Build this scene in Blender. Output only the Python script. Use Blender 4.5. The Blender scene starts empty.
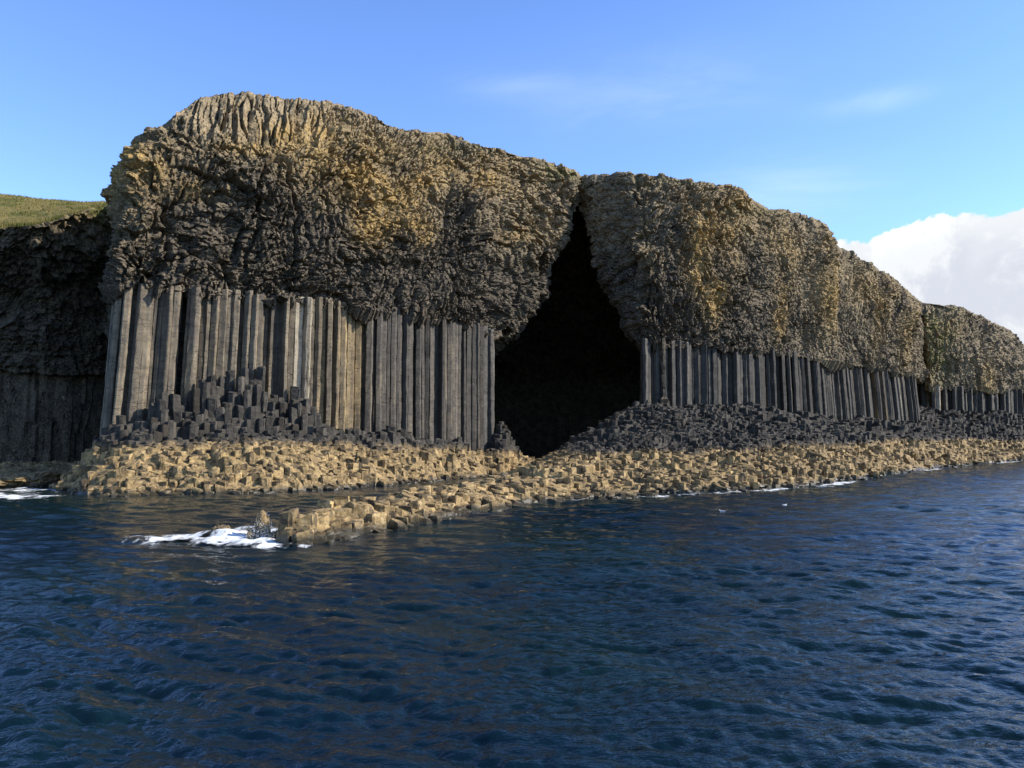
import bpy, math, random
import numpy as np
from mathutils import Vector
from mathutils.bvhtree import BVHTree

random.seed(7)
RNG = np.random.default_rng(7)
scene = bpy.context.scene
COL = scene.collection

# ------------------------------------------------------------------ camera
F, HOR, CAMZ = 800.0, 440.0, 4.0
PITCH = math.atan((HOR - 384.0) / F)
CP, SP = math.cos(PITCH), math.sin(PITCH)

def P(px, v, Y):
    """world point on the sight line of (px, v) at distance Y"""
    x, y = (px - 512.0) / F, (384.0 - v) / F
    d = (x, CP - y * SP, SP + y * CP)
    t = Y / d[1]
    return (t * d[0], Y, CAMZ + t * d[2])

def plan(px, Y, z=10.0):
    dep = Y * CP + (z - CAMZ) * SP
    return ((px - 512.0) / F * dep, Y)

def G(px, v):
    """point of the water plane seen at (px, v)"""
    x, y = (px - 512.0) / F, (384.0 - v) / F
    d = (x, CP - y * SP, SP + y * CP)
    t = -CAMZ / d[2]
    return (t * d[0], t * d[1])

def proj(X, Y, Z):
    dep = Y * CP + (Z - CAMZ) * SP
    up = -Y * SP + (Z - CAMZ) * CP
    dep = np.maximum(dep, 0.5)
    return 512.0 + F * X / dep, 384.0 - F * up / dep

cam = bpy.data.cameras.new('camera')
cam.sensor_width = 36.0
cam.lens = F / 1024.0 * 36.0
cam.clip_end = 20000.0
cam.clip_start = 0.1
co = bpy.data.objects.new('camera', cam)
co.location = (0, 0, CAMZ)
co.rotation_euler = (math.pi / 2 + PITCH, 0, 0)
COL.objects.link(co)
scene.camera = co

# ------------------------------------------------------------------ noise
def hsh(ix, iy, seed):
    h = (ix.astype(np.int64) * 374761393 + iy.astype(np.int64) * 668265263 + int(seed) * 2246822519) & 0xFFFFFFFF
    h = ((h ^ (h >> 13)) * 1274126177) & 0xFFFFFFFF
    h = ((h ^ (h >> 15)) * 2246822519) & 0xFFFFFFFF
    h = h ^ (h >> 16)
    return h / 4294967296.0

def vnoise(x, y, seed=0):
    ix, iy = np.floor(x), np.floor(y)
    fx, fy = x - ix, y - iy
    ux, uy = fx * fx * fx * (fx * (fx * 6 - 15) + 10), fy * fy * fy * (fy * (fy * 6 - 15) + 10)
    def g(a, b):
        an = hsh(ix + a, iy + b, seed) * 6.2831853
        return np.cos(an) * (fx - a) + np.sin(an) * (fy - b)
    n0 = g(0, 0) * (1 - ux) + g(1, 0) * ux
    n1 = g(0, 1) * (1 - ux) + g(1, 1) * ux
    return (n0 * (1 - uy) + n1 * uy) * 1.5

def fbm(x, y, seed=0, octv=4, gain=0.5):
    s = np.zeros_like(x, dtype=float)
    a = 1.0
    for i in range(octv):
        s += a * vnoise(x + i * 17.3, y - i * 9.1, seed + i * 13)
        x = x * 2.03; y = y * 2.03
        a *= gain
    return s

def worley(x, y, seed=0, jit=0.9):
    ix, iy = np.floor(x), np.floor(y)
    f1 = np.full(x.shape, 9.0); f2 = np.full(x.shape, 9.0)
    cx = np.zeros_like(x); cy = np.zeros_like(x); bi = np.zeros_like(x); bj = np.zeros_like(x)
    for a in (-1, 0, 1):
        for b in (-1, 0, 1):
            gx, gy = ix + a, iy + b
            qx = gx + 0.5 + (hsh(gx, gy, seed) - 0.5) * jit
            qy = gy + 0.5 + (hsh(gx, gy, seed + 101) - 0.5) * jit
            d = (x - qx) ** 2 + (y - qy) ** 2
            m = d < f1
            f2 = np.where(m, f1, np.minimum(f2, d))
            f1 = np.where(m, d, f1)
            cx = np.where(m, qx, cx); cy = np.where(m, qy, cy)
            bi = np.where(m, gx, bi); bj = np.where(m, gy, bj)
    return np.sqrt(f1), np.sqrt(f2), x - cx, y - cy, bi, bj

def chips(x, y, sx, sy, seed, tilt=1.0, crack=0.35):
    """angular facets: every cell a tilted plane of its own, cracks between"""
    f1, f2, dx, dy, bi, bj = worley(x / sx, y / sy, seed)
    r = hsh(bi, bj, seed + 7)
    an = hsh(bi, bj, seed + 9) * 6.2831853
    tl = tilt * (0.3 + hsh(bi, bj, seed + 11))
    e = np.clip((f2 - f1) / 0.16, 0, 1)
    return (r - 0.5) + tl * (np.cos(an) * dx + np.sin(an) * dy) - crack * (1 - e) ** 2, r

# ------------------------------------------------------------------ helpers
def tag(o, label=None, cat=None, group=None, kind=None):
    if label: o['label'] = label
    if cat: o['category'] = cat
    if group: o['group'] = group
    if kind: o['kind'] = kind
    return o

def link(name, me, mat=None, parent=None, loc=None):
    o = bpy.data.objects.new(name, me)
    COL.objects.link(o)
    if mat: me.materials.append(mat)
    if parent: o.parent = parent
    if loc is not None: o.location = loc
    return o

def mesh_np(name, V, Fq, nside=4):
    me = bpy.data.meshes.new(name)
    V = np.asarray(V, dtype=np.float32).reshape(-1, 3)
    Fq = np.asarray(Fq, dtype=np.int32).reshape(-1, nside)
    me.vertices.add(len(V)); me.vertices.foreach_set('co', V.ravel())
    me.loops.add(Fq.size); me.loops.foreach_set('vertex_index', Fq.ravel())
    me.polygons.add(len(Fq))
    me.polygons.foreach_set('loop_start', np.arange(len(Fq), dtype=np.int32) * nside)
    try:
        me.polygons.foreach_set('loop_total', np.full(len(Fq), nside, dtype=np.int32))
    except Exception:
        pass
    me.update(calc_edges=True)
    me.validate()
    return me

def grid_faces(ny, nx, keep=None):
    i = np.arange(ny * nx).reshape(ny, nx)
    q = np.stack([i[:-1, :-1], i[:-1, 1:], i[1:, 1:], i[1:, :-1]], axis=-1).reshape(-1, 4)
    if keep is not None:
        q = q[keep.reshape(-1)]
    return q

def grid_mesh(name, V, keep=None, attrs=None, smooth=False):
    ny, nx = V.shape[:2]
    q = grid_faces(ny, nx, keep)
    used = np.zeros(ny * nx, bool); used[q.ravel()] = True
    remap = np.cumsum(used) - 1
    me = mesh_np(name, V.reshape(-1, 3)[used], remap[q])
    for k, a in (attrs or {}).items():
        at = me.attributes.new(k, 'FLOAT', 'POINT')
        at.data.foreach_set('value', np.ascontiguousarray(a.reshape(-1)[used], dtype=np.float32))
    me.polygons.foreach_set('use_smooth', np.full(len(me.polygons), smooth))
    return me

def blobs(px, v, lst):
    s = np.zeros_like(px)
    for (cx, cy, rx, ry, a) in lst:
        s = s + a * np.exp(-(((px - cx) / rx) ** 2 + ((v - cy) / ry) ** 2))
    return s

# ------------------------------------------------------------------ materials
class N:
    def __init__(s, name):
        s.m = bpy.data.materials.new(name); s.m.use_nodes = True
        s.t = s.m.node_tree; s.n = s.t.nodes; s.l = s.t.links
        s.b = s.n['Principled BSDF']
    def new(s, typ, **kw):
        n = s.n.new(typ)
        for k, v in kw.items():
            if k.startswith('i_'):
                n.inputs[k[2:].replace('_', ' ')].default_value = v
            else: setattr(n, k, v)
        return n
    def put(s, sock, val):
        if hasattr(val, 'is_output') or isinstance(val, bpy.types.NodeSocket): s.l.new(val, sock)
        else: sock.default_value = val
    def math(s, op, a, b=None, c=None, clamp=False):
        n = s.n.new('ShaderNodeMath'); n.operation = op; n.use_clamp = clamp
        s.put(n.inputs[0], a)
        if b is not None: s.put(n.inputs[1], b)
        if c is not None: s.put(n.inputs[2], c)
        return n.outputs[0]
    def rng(s, x, a, b, lo=0.0, hi=1.0, smooth=True):
        n = s.n.new('ShaderNodeMapRange'); n.interpolation_type = 'SMOOTHSTEP' if smooth else 'LINEAR'
        s.put(n.inputs['Value'], x)
        n.inputs['From Min'].default_value = a; n.inputs['From Max'].default_value = b
        n.inputs['To Min'].default_value = lo; n.inputs['To Max'].default_value = hi
        return n.outputs[0]
    def mix(s, f, a, b, blend='MIX'):
        n = s.n.new('ShaderNodeMix'); n.data_type = 'RGBA'; n.blend_type = blend
        s.put(n.inputs[0], f)
        for sock, val in ((n.inputs[6], a), (n.inputs[7], b)):
            if isinstance(val, tuple): sock.default_value = (*val[:3], 1)
            else: s.put(sock, val)
        return n.outputs[2]
    def scale(s, vec, xyz):
        n = s.n.new('ShaderNodeVectorMath'); n.operation = 'MULTIPLY'
        s.put(n.inputs[0], vec); n.inputs[1].default_value = xyz
        return n.outputs[0]
    def noise(s, vec, sc, det=4, rough=0.6, dist=0.0):
        n = s.n.new('ShaderNodeTexNoise')
        s.put(n.inputs['Vector'], vec)
        n.inputs['Scale'].default_value = sc; n.inputs['Detail'].default_value = det
        n.inputs['Roughness'].default_value = rough; n.inputs['Distortion'].default_value = dist
        return n.outputs[0]
    def voro(s, vec, sc, feature='F1'):
        n = s.n.new('ShaderNodeTexVoronoi'); n.feature = feature
        s.put(n.inputs['Vector'], vec); n.inputs['Scale'].default_value = sc
        return n
    def attr(s, name):
        n = s.n.new('ShaderNodeAttribute'); n.attribute_name = name
        return n.outputs['Fac']
    def pos(s):
        return s.n.new('ShaderNodeNewGeometry').outputs['Position']
    def bump(s, h, strength, dist, normal=None):
        n = s.n.new('ShaderNodeBump'); n.inputs['Strength'].default_value = strength; n.inputs['Distance'].default_value = dist
        s.put(n.inputs['Height'], h)
        if normal is not None: s.l.new(normal, n.inputs['Normal'])
        return n.outputs[0]

def mat_cliff():
    n = N('basalt_cliff'); p = n.pos()
    big, mid, fine = n.noise(p, 0.16, 3), n.noise(p, 0.9, 5, 0.65), n.noise(p, 5.0, 4, 0.7)
    c = n.mix(n.rng(mid, 0.34, 0.66), (0.022, 0.018, 0.015), (0.080, 0.066, 0.048))
    c = n.mix(n.rng(fine, 0.46, 0.70, 0, 0.8), c, (0.225, 0.180, 0.115))
    # weathered crust: paler, browner
    w = n.math('MULTIPLY', n.attr('weather'), n.rng(n.noise(p, 0.55, 5, 0.7), 0.25, 0.56))
    c = n.mix(n.math('MINIMUM', w, 1.0), c, n.mix(n.rng(fine, 0.3, 0.7), (0.095, 0.074, 0.045), (0.37, 0.29, 0.175)))
    # ochre lichen
    o = n.math('MULTIPLY', n.attr('ochre'), n.rng(n.noise(n.scale(p, (1, 1, 0.6)), 2.4, 6, 0.8), 0.40, 0.50))
    c = n.mix(n.math('MINIMUM', o, 0.95), c, n.mix(n.rng(fine, 0.3, 0.7), (0.21, 0.135, 0.045), (0.40, 0.27, 0.10)))
    # turf and moss
    g = n.math('MULTIPLY', n.attr('moss'), n.rng(n.noise(p, 0.8, 5, 0.7), 0.40, 0.58))
    c = n.mix(n.math('MINIMUM', g, 0.95), c, n.mix(mid, (0.07, 0.085, 0.022), (0.17, 0.15, 0.05)))
    # guano specks
    s = n.rng(n.noise(n.scale(p, (1, 1, 0.5)), 2.2, 3, 0.6), 0.71, 0.75)
    c = n.mix(n.math('MULTIPLY', s, 0.6), c, (0.42, 0.40, 0.36))
    n.l.new(c, n.b.inputs['Base Color'])
    n.b.inputs['Roughness'].default_value = 0.85
    n.b.inputs['Specular IOR Level'].default_value = 0.25
    h = n.math('ADD', n.noise(p, 3.0, 6, 0.7), n.math('MULTIPLY', n.voro(p, 2.2).outputs['Distance'], 0.8))
    n.l.new(n.bump(h, 0.55, 0.18), n.b.inputs['Normal'])
    return n.m

def mat_column():
    n = N('columnar_basalt'); p = n.pos()
    info = n.n.new('ShaderNodeObjectInfo')
    al = info.outputs['Alpha']
    stain = n.rng(n.noise(n.scale(p, (0.9, 0.9, 0.14)), 1.0, 5, 0.65), 0.38, 0.60)
    tint = n.mix(n.math('MULTIPLY', stain, 0.7), info.outputs['Color'], (0.058, 0.052, 0.045))
    tint = n.mix(n.rng(n.noise(n.scale(p, (0.55, 0.55, 0.1)), 1.0, 5, 0.7), 0.56, 0.66, 0, 0.55), tint, (0.17, 0.14, 0.098))
    mid, fine = n.noise(p, 0.7, 5, 0.6), n.noise(p, 6.0, 4, 0.7)
    band = n.noise(n.scale(p, (0.9, 0.9, 2.2)), 1.0, 5, 0.7)
    c = n.mix(n.rng(mid, 0.3, 0.7), n.mix(1.0, tint, (0.62, 0.62, 0.62), 'MULTIPLY'), tint)
    c = n.mix(n.rng(band, 0.35, 0.7, 0, 0.55), c, n.mix(1.0, tint, (1.55, 1.48, 1.38), 'MULTIPLY'))
    joint = n.rng(n.noise(n.scale(p, (0.75, 0.75, 2.2)), 1.0, 1, 0.4), 0.495, 0.515)
    joint2 = n.rng(n.noise(n.scale(p, (0.75, 0.75, 2.2)), 1.0, 1, 0.4), 0.515, 0.535)
    jl = n.math('SUBTRACT', joint, joint2)
    c = n.mix(n.math('MULTIPLY', jl, 0.65), c, (0.02, 0.02, 0.02))
    # pale streaks on the columns that carry them (alpha of the object colour)
    st = n.rng(n.noise(n.scale(p, (1.5, 1.5, 0.30)), 1.5, 5, 0.75), 0.38, 0.52)
    st2 = n.math('MULTIPLY', st, n.math('SUBTRACT', 1.0, al))
    c = n.mix(st2, c, (0.44, 0.38, 0.28))
    sp = n.rng(n.noise(n.scale(p, (1, 1, 0.6)), 2.6, 3), 0.70, 0.74)
    c = n.mix(n.math('MULTIPLY', sp, 0.5), c, (0.36, 0.33, 0.28))
    n.l.new(c, n.b.inputs['Base Color'])
    n.b.inputs['Roughness'].default_value = 0.75
    n.b.inputs['Specular IOR Level'].default_value = 0.3
    h = n.math('ADD', n.math('MULTIPLY', band, 1.0), n.math('ADD', n.math('MULTIPLY', fine, 0.5), n.math('MULTIPLY', jl, -0.5)))
    n.l.new(n.bump(h, 0.6, 0.12), n.b.inputs['Normal'])
    return n.m

def mat_shore():
    """splash zone: black lichen and basalt above, ochre barnacle and weed crust below, wet dark foot"""
    n = N('tidal_basalt'); p = n.pos()
    sep = n.n.new('ShaderNodeSeparateXYZ'); n.l.new(p, sep.inputs[0]); z = sep.outputs[2]; x = sep.outputs[0]
    mid, fine, big = n.noise(p, 0.8, 5, 0.65), n.noise(p, 5.0, 5, 0.7), n.noise(p, 0.13, 3)
    dark = n.mix(n.rng(mid, 0.3, 0.7), (0.024, 0.022, 0.020), (0.082, 0.072, 0.058))
    dark = n.mix(n.rng(fine, 0.5, 0.8, 0, 0.6), dark, (0.16, 0.138, 0.108))
    och = n.mix(n.rng(mid, 0.3, 0.7), (0.17, 0.112, 0.048), (0.40, 0.275, 0.12))
    och = n.mix(n.rng(fine, 0.42, 0.72), och, (0.50, 0.375, 0.20))
    och = n.mix(n.rng(n.noise(p, 1.7, 5, 0.75), 0.50, 0.60, 0, 0.85), och, (0.075, 0.058, 0.038))
    lvl = n.math('ADD', z, n.math('ADD', n.math('MULTIPLY', n.math('SUBTRACT', big, 0.5), 2.0), n.math('MULTIPLY', n.math('SUBTRACT', mid, 0.5), 1.6)))
    lvl = n.math('ADD', lvl, n.rng(x, -22.0, 2.0, 0.0, 0.9))
    lvl = n.math('SUBTRACT', lvl, n.rng(x, 14.0, 60.0, 0.0, 1.2))
    c = n.mix(n.rng(lvl, 3.35, 4.1), och, dark)
    tn = n.attr('tone')
    c = n.mix(n.rng(tn, -0.3, -0.9, 0, 0.7), c, (0.085, 0.068, 0.048))
    tv = n.n.new('ShaderNodeVectorMath'); tv.operation = 'SCALE'; n.l.new(c, tv.inputs[0]); n.l.new(n.math('MULTIPLY_ADD', tn, 0.40, 0.78), tv.inputs['Scale'])
    c = tv.outputs[0]
    wet = n.rng(n.math('ADD', z, n.math('MULTIPLY', n.math('SUBTRACT', mid, 0.5), 0.6)), 0.10, 0.55)
    c = n.mix(wet, (0.045, 0.038, 0.024), c)
    n.l.new(c, n.b.inputs['Base Color'])
    n.l.new(n.rng(wet, 0, 1, 0.3, 0.85), n.b.inputs['Roughness'])
    n.b.inputs['Specular IOR Level'].default_value = 0.3
    h = n.math('ADD', n.noise(p, 2.4, 6, 0.7), n.math('MULTIPLY', n.voro(p, 3.0).outputs['Distance'], 0.5))
    n.l.new(n.bump(h, 0.6, 0.14), n.b.inputs['Normal'])
    return n.m

def mat_sea():
    n = N('sea_water'); p = n.pos()
    c = n.mix(n.rng(n.noise(p, 0.05, 3), 0.35, 0.65), (0.002, 0.010, 0.020), (0.004, 0.015, 0.016))
    n.l.new(c, n.b.inputs['Base Color'])
    n.b.inputs['Roughness'].default_value = 0.035
    n.b.inputs['IOR'].default_value = 1.333
    n.b.inputs['Specular IOR Level'].default_value = 0.5
    h = n.math('ADD', n.noise(n.scale(p, (1.0, 1.6, 1.0)), 1.6, 4, 0.6, 0.4), n.math('MULTIPLY', n.noise(n.scale(p, (1.2, 1.6, 1.0)), 6.0, 3, 0.55), 0.22))
    n.l.new(n.bump(h, 0.5, 0.13), n.b.inputs['Normal'])
    return n.m

def mat_foam():
    """lacy froth: bubbles thin out to nothing where the foam is sparse"""
    n = N('sea_foam'); p = n.pos()
    c = n.mix(n.rng(n.noise(p, 3.0, 4), 0.35, 0.65), (0.55, 0.60, 0.62), (0.84, 0.85, 0.85))
    n.l.new(c, n.b.inputs['Base Color']); n.b.inputs['Roughness'].default_value = 0.7
    q = n.scale(p, (1.0, 0.6, 1.0))
    lace = n.math('ADD', n.math('MULTIPLY', n.noise(q, 3.2, 9, 0.78, 0.8), 0.9), n.math('MULTIPLY', n.voro(q, 5.0).outputs['Distance'], 0.25))
    a = n.rng(n.math('SUBTRACT', n.attr('dens'), lace), -0.28, 0.26)
    n.l.new(a, n.b.inputs['Alpha'])
    return n.m

def mat_turf():
    n = N('turf'); p = n.pos()
    a, b, d = n.noise(p, 0.25, 4, 0.6), n.noise(p, 1.6, 5, 0.7), n.noise(p, 0.09, 3)
    c = n.mix(n.rng(a, 0.34, 0.54), (0.10, 0.105, 0.028), (0.22, 0.175, 0.065))
    c = n.mix(n.rng(b, 0.4, 0.7, 0, 0.75), c, (0.055, 0.07, 0.017))
    n.l.new(c, n.b.inputs['Base Color']); n.b.inputs['Roughness'].default_value = 0.9
    n.b.inputs['Specular IOR Level'].default_value = 0.1
    n.l.new(n.bump(b, 0.8, 0.3), n.b.inputs['Normal'])
    return n.m

def mat_plain(name, c, r=0.6):
    n = N(name); p = n.pos()
    n.l.new(n.mix(n.noise(p, 9.0, 2), tuple(x * 0.85 for x in c), tuple(min(1, x * 1.1) for x in c)), n.b.inputs['Base Color'])
    n.b.inputs['Roughness'].default_value = r
    return n.m

M_SPRAY = mat_plain('spray_droplet', (0.8, 0.82, 0.83))
M_CLIFF, M_COLUMN, M_SHORE, M_SEA, M_FOAM, M_TURF = mat_cliff(), mat_column(), mat_shore(), mat_sea(), mat_foam(), mat_turf()

# ------------------------------------------------------------------ cliffs
def st(bpx, bY, bv, tpx, tY, tv, n=4.0, bz=None, tz=None):
    zb = P(bpx, bv, bY)[2] if bz is None else bz
    zt = P(tpx, tv, tY)[2] if tz is None else tz
    xb, yb = plan(bpx, bY, zb); xt, yt = plan(tpx, tY, zt)
    return (xb, yb, zb, xt, yt, zt, n)

def smooth1(a, k):
    if k < 2: return a
    w = np.hanning(k + 2)[1:-1]; w /= w.sum()
    pad = np.concatenate([np.full(k, a[0]), a, np.full(k, a[-1])])
    return np.convolve(pad, w, 'same')[k:-k]

def cliff_sheet(stations, du, dz, seed, style, inset=2.4, zlow=-1.5, sm=2.0, core=None):
    S = np.array(stations, float)
    seg = np.hypot(np.diff(S[:, 0] + S[:, 3]), np.diff(S[:, 1] + S[:, 4])) / 2
    cum = np.concatenate([[0], np.cumsum(seg)])
    nu = int(cum[-1] / du) + 1
    u = np.linspace(0, cum[-1], nu)
    par = [smooth1(np.interp(u, cum, S[:, k]), int(sm / du)) for k in range(7)]
    xb, yb, zb, xt, yt, zt, ex = par
    def outward(x, y):
        tx, ty = np.gradient(x), np.gradient(y)
        l = np.hypot(tx, ty) + 1e-9
        ox, oy = smooth1(ty / l, int(sm / du)), smooth1(-tx / l, int(sm / du))
        l = np.hypot(ox, oy) + 1e-9
        return ox / l, oy / l
    obx, oby = outward(xb, yb); otx, oty = outward(xt, yt)
    hgt = float(np.max(zt - zb))
    rows, kind = [], []
    nlow = max(6, int(16 / (dz * 2.5)))
    for k in range(nlow):                                           # wall behind the columns
        t = k / (nlow - 1)
        rows.append((xb - obx * inset, yb - oby * inset, zlow + (zb + 0.9 - zlow) * t)); kind.append(0)
    for k in range(1, 20):                                          # rough underside
        t = k / 20
        rows.append((xb - obx * inset * (1 - t), yb - oby * inset * (1 - t), zb + 0.9 * (1 - t))); kind.append(1)
    nf = int(hgt / dz * 1.1)
    for k in range(nf + 1):                                         # face
        s = k / nf
        q = s ** ex
        rows.append((xb + (xt - xb) * q, yb + (yt - yb) * q, zb + (zt - zb) * s)); kind.append(2)
    for d, dzz in ((0.25, 0.02), (0.6, 0.03), (1.0, 0.03), (1.6, 0.0), (2.4, -0.2), (3.6, -0.4), (5, -0.8), (7, -1.5)):
        rows.append((xt - otx * d, yt - oty * d, zt + dzz)); kind.append(3)
    if core is not None:                                            # the island top falls away inland
        lx, ly, lz = rows[-1]
        for t in (0.12, 0.3, 0.6, 1.0):
            rows.append((lx + (core[0] - lx) * t, ly + (core[1] - ly) * t, lz + (core[2] - lz) * t)); kind.append(4)
    B = np.stack([np.stack(r, axis=-1) for r in rows])              # rows x nu x 3
    kind = np.array(kind)
    e1, e2 = np.gradient(B, axis=1), np.gradient(B, axis=0)
    nr = np.cross(e1, e2); nr /= np.linalg.norm(nr, axis=-1, keepdims=True) + 1e-9
    hh = np.concatenate([np.zeros((1, nu)), np.cumsum(np.linalg.norm(np.diff(B, axis=0), axis=-1), axis=0)])
    uu = np.broadcast_to(u, hh.shape).copy()
    px, v = proj(B[..., 0], B[..., 1], B[..., 2])
    D, A = style(uu, hh, B, px, v, kind, seed)
    V = B + nr * D[..., None]
    return V, A, kind

def rough(u, h, seed, ax=1.0, ay=1.0, big=1.0):
    wu = u + 1.2 * fbm(u / 8, h / 8, seed + 1, 2)
    wh = h + 1.2 * fbm(u / 8, h / 8, seed + 3, 2)
    d = big * 1.1 * fbm(u / 12, h / 10, seed + 5, 3)
    c0, _ = chips(wu, wh, 3.6 * ax, 3.2 * ay, seed + 20, 0.8, 0.15)
    c1, _ = chips(wu, wh, 1.5 * ax, 1.35 * ay, seed + 30, 0.9, 0.3)
    # small columns lie in sheaves; each patch of rock has its own direction
    k1, k2, _x, _y, bi, bj = worley(wu / (5.5 * ax), wh / (5.0 * ay), seed + 6)
    pick = hsh(bi, bj, seed + 77)
    c2 = np.zeros_like(u)
    for q, an in enumerate((0.15, 0.9, 1.57, 2.3)):
        m = (pick >= q / 4) & (pick < (q + 1) / 4)
        if not m.any(): continue
        bend = an + 0.35 * vnoise(u[m] / 5, h[m] / 5, seed + 81)
        a = u[m] * math.cos(an) + h[m] * math.sin(an); b = -u[m] * math.sin(an) + h[m] * math.cos(an) + 0.5 * np.sin(a / 2.3 + bend * 3)
        c, _ = chips(a, b, 1.25 * ax, 0.42, seed + 40 + q, 0.8, 0.45)
        c2[m] = c
    c3, _ = chips(u, h, 0.40 * ax, 0.42 * ay, seed + 50, 1.1, 0.3)
    fis = np.exp(-(vnoise((u + 0.9 * fbm(u / 4, h / 4, seed + 15, 2)) / 5.5, h / 26, seed + 16) / 0.045) ** 2)
    d = d - 1.1 * fis * np.clip(0.5 + fbm(u / 8, h / 8, seed + 17, 2), 0, 1)
    amp = 0.7 + 0.5 * np.clip(fbm(u / 9, h / 9, seed + 8, 2) + 0.3, 0, 1.4)
    return 0.22 + d + amp * (0.75 * c0 + 0.68 * c1 + 0.44 * c2 + 0.22 * c3)

def colwall(u, h, seed, w=1.1):
    c, _ = chips(u + 0.1 * fbm(u / 3, h / 8, seed, 2), h, w, 9.0, seed + 70, 0.9, 0.4)
    return 0.5 * c

def kweights(kind):
    low = (kind == 0).astype(float)[:, None]; und = (kind == 1).astype(float)[:, None]
    face = (kind == 2).astype(float)[:, None]; top = (kind == 3).astype(float)[:, None]
    n = int((kind == 2).sum()); k = np.cumsum(kind == 2) / max(n, 1)
    face = face * np.clip(1.25 - np.clip((k - 0.9) * 10, 0, 1) * 0.75, 0, 1)[:, None]
    return low, und, face, top

def style_left(u, h, B, px, v, kind, seed):
    low, und, face, top = kweights(kind)
    R = rough(u, h, seed)
    # thin upright columns fan along the crown of the headland
    band = np.exp(-((px - 255) / 85) ** 4) * np.clip((150 + 14 * fbm(u / 3, u * 0, 3, 2) - v) / 16, 0, 1)
    ribs, _ = chips(u + 0.4 * fbm(u / 2, h / 6, 5, 2) + (v - 120) * 0.01 * (px - 255) / 60, h, 0.52, 6.0, 911, 0.9, 0.8)
    fine, _ = chips(u, h, 0.5, 0.7, 913, 0.8, 0.3)
    R = R * (1 - band) + band * (0.72 * ribs + 0.12 * fine + 0.4 * fbm(u / 5, h / 5, 17, 2))
    # small columns crop out along the rest of the skyline too
    rim = np.clip(1 - (np.abs(px - 440) / 140) ** 4, 0, 1) * np.exp(-((v - (90 + (px - 300) * 0.33 + 14)) / 8) ** 2)
    ribs2, _ = chips(u, h, 0.6, 3.5, 917, 0.9, 0.5)
    R = R + 0.35 * rim * ribs2
    D = R * (face + und * 0.8 + top * 0.35) + low * colwall(u, h, seed)
    z = B[..., 2]
    nz = fbm(u / 6, h / 6, seed + 90, 3)
    weather = np.clip((z - 26) / 8 + nz * 0.8, 0, 1) * 0.82 + band * 0.5 + 0.5 * np.clip((190 - px) / 60, 0, 1) * np.clip((z - 19) / 5, 0, 1)
    och = blobs(px, v, [(300, 130, 40, 16, .8), (345, 165, 45, 28, 1.0), (385, 195, 35, 30, .9), (370, 225, 16, 18, .9), (145, 165, 25, 22, .6), (190, 190, 30, 12, .35),
                        (430, 165, 60, 24, .55), (500, 175, 45, 20, .5), (420, 235, 10, 12, .5), (250, 150, 40, 10, .5), (400, 225, 18, 8, .6), (130, 200, 20, 35, .35), (510, 235, 20, 10, .4)])
    och = och * (1.15 + 1.0 * nz) * np.clip(0.85 + 0.55 * (R - 0.22), 0.15, 1.7)
    moss = blobs(px, v, [(562, 172, 22, 7, 1.0), (470, 148, 60, 6, .4)])
    return D, {'weather': np.clip(weather, 0, 1), 'ochre': np.clip(och, 0, 1), 'moss': np.clip(moss, 0, 1)}

def style_right(u, h, B, px, v, kind, seed):
    low, und, face, top = kweights(kind)
    t = np.clip((px - 735) / 80, 0, 1)
    Ra = rough(u, h, seed); Rb = rough(u, h, seed + 5, 0.8, 1.5, 0.8)
    R = Ra * (1 - t) + Rb * 0.8 * t
    # hollow and dark scallop above the columns near the rib
    R = R - 0.6 * np.exp(-(((px - 800) / 24) ** 2 + ((v - 338) / 20) ** 2)) - 1.0 * np.exp(-(((px - 700) / 18) ** 2 + ((v - 320) / 26) ** 2))
    R = R + 1.3 * np.exp(-(((px - 822 - (v - 260) * 0.05) / 9) ** 2)) * np.clip((v - 220) / 20, 0, 1)
    D = R * (face + und * 0.8 + top * 0.35) + low * colwall(u, h, seed)
    z = B[..., 2]
    nz = fbm(u / 6, h / 8, seed + 90, 3)
    weather = np.clip((z - 25) / 9 + nz * 0.6, 0, 1) * 0.7 + 0.75 * t * np.clip(0.8 + nz, 0, 1)
    och = blobs(px, v, [(700, 230, 20, 40, .5), (712, 300, 10, 22, 1.1), (695, 265, 10, 30, .6), (770, 240, 30, 22, .5), (785, 290, 10, 30, .8), (778, 325, 8, 16, .7), (822, 290, 9, 40, .7),
                        (865, 290, 30, 20, .3), (880, 320, 10, 26, .45), (905, 335, 8, 30, .6), (730, 230, 12, 40, .5), (650, 270, 10, 30, .2), (745, 205, 30, 12, .35)])
    och = och * (1.15 + 1.0 * nz) * np.clip(0.85 + 0.55 * (R - 0.22), 0.15, 1.7)
    moss = blobs(px, v, [(760, 212, 30, 6, .5), (690, 180, 60, 5, .35), (870, 268, 40, 7, .3)])
    return D, {'weather': np.clip(weather, 0, 1), 'ochre': np.clip(och, 0, 1), 'moss': np.clip(moss, 0, 1)}

def style_far(u, h, B, px, v, kind, seed):
    low, und, face, top = kweights(kind)
    R = rough(u, h, seed, 0.8, 1.7, 0.9) * 0.85
    D = R * (face + und * 0.8 + top * 0.4) + low * colwall(u, h, seed, 1.6)
    nz = fbm(u / 6, h / 8, seed + 90, 3)
    weather = np.clip(0.75 + nz * 0.8, 0, 1)
    och = blobs(px, v, [(945, 330, 20, 15, .5), (985, 385, 8, 22, .7), (925, 365, 10, 25, .6)])
    moss = blobs(px, v, [(938, 350, 14, 30, 1.0), (930, 322, 8, 10, .7), (970, 310, 30, 5, .4)])
    return D, {'weather': weather, 'ochre': np.clip(och, 0, 1), 'moss': np.clip(moss, 0, 1)}

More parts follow.
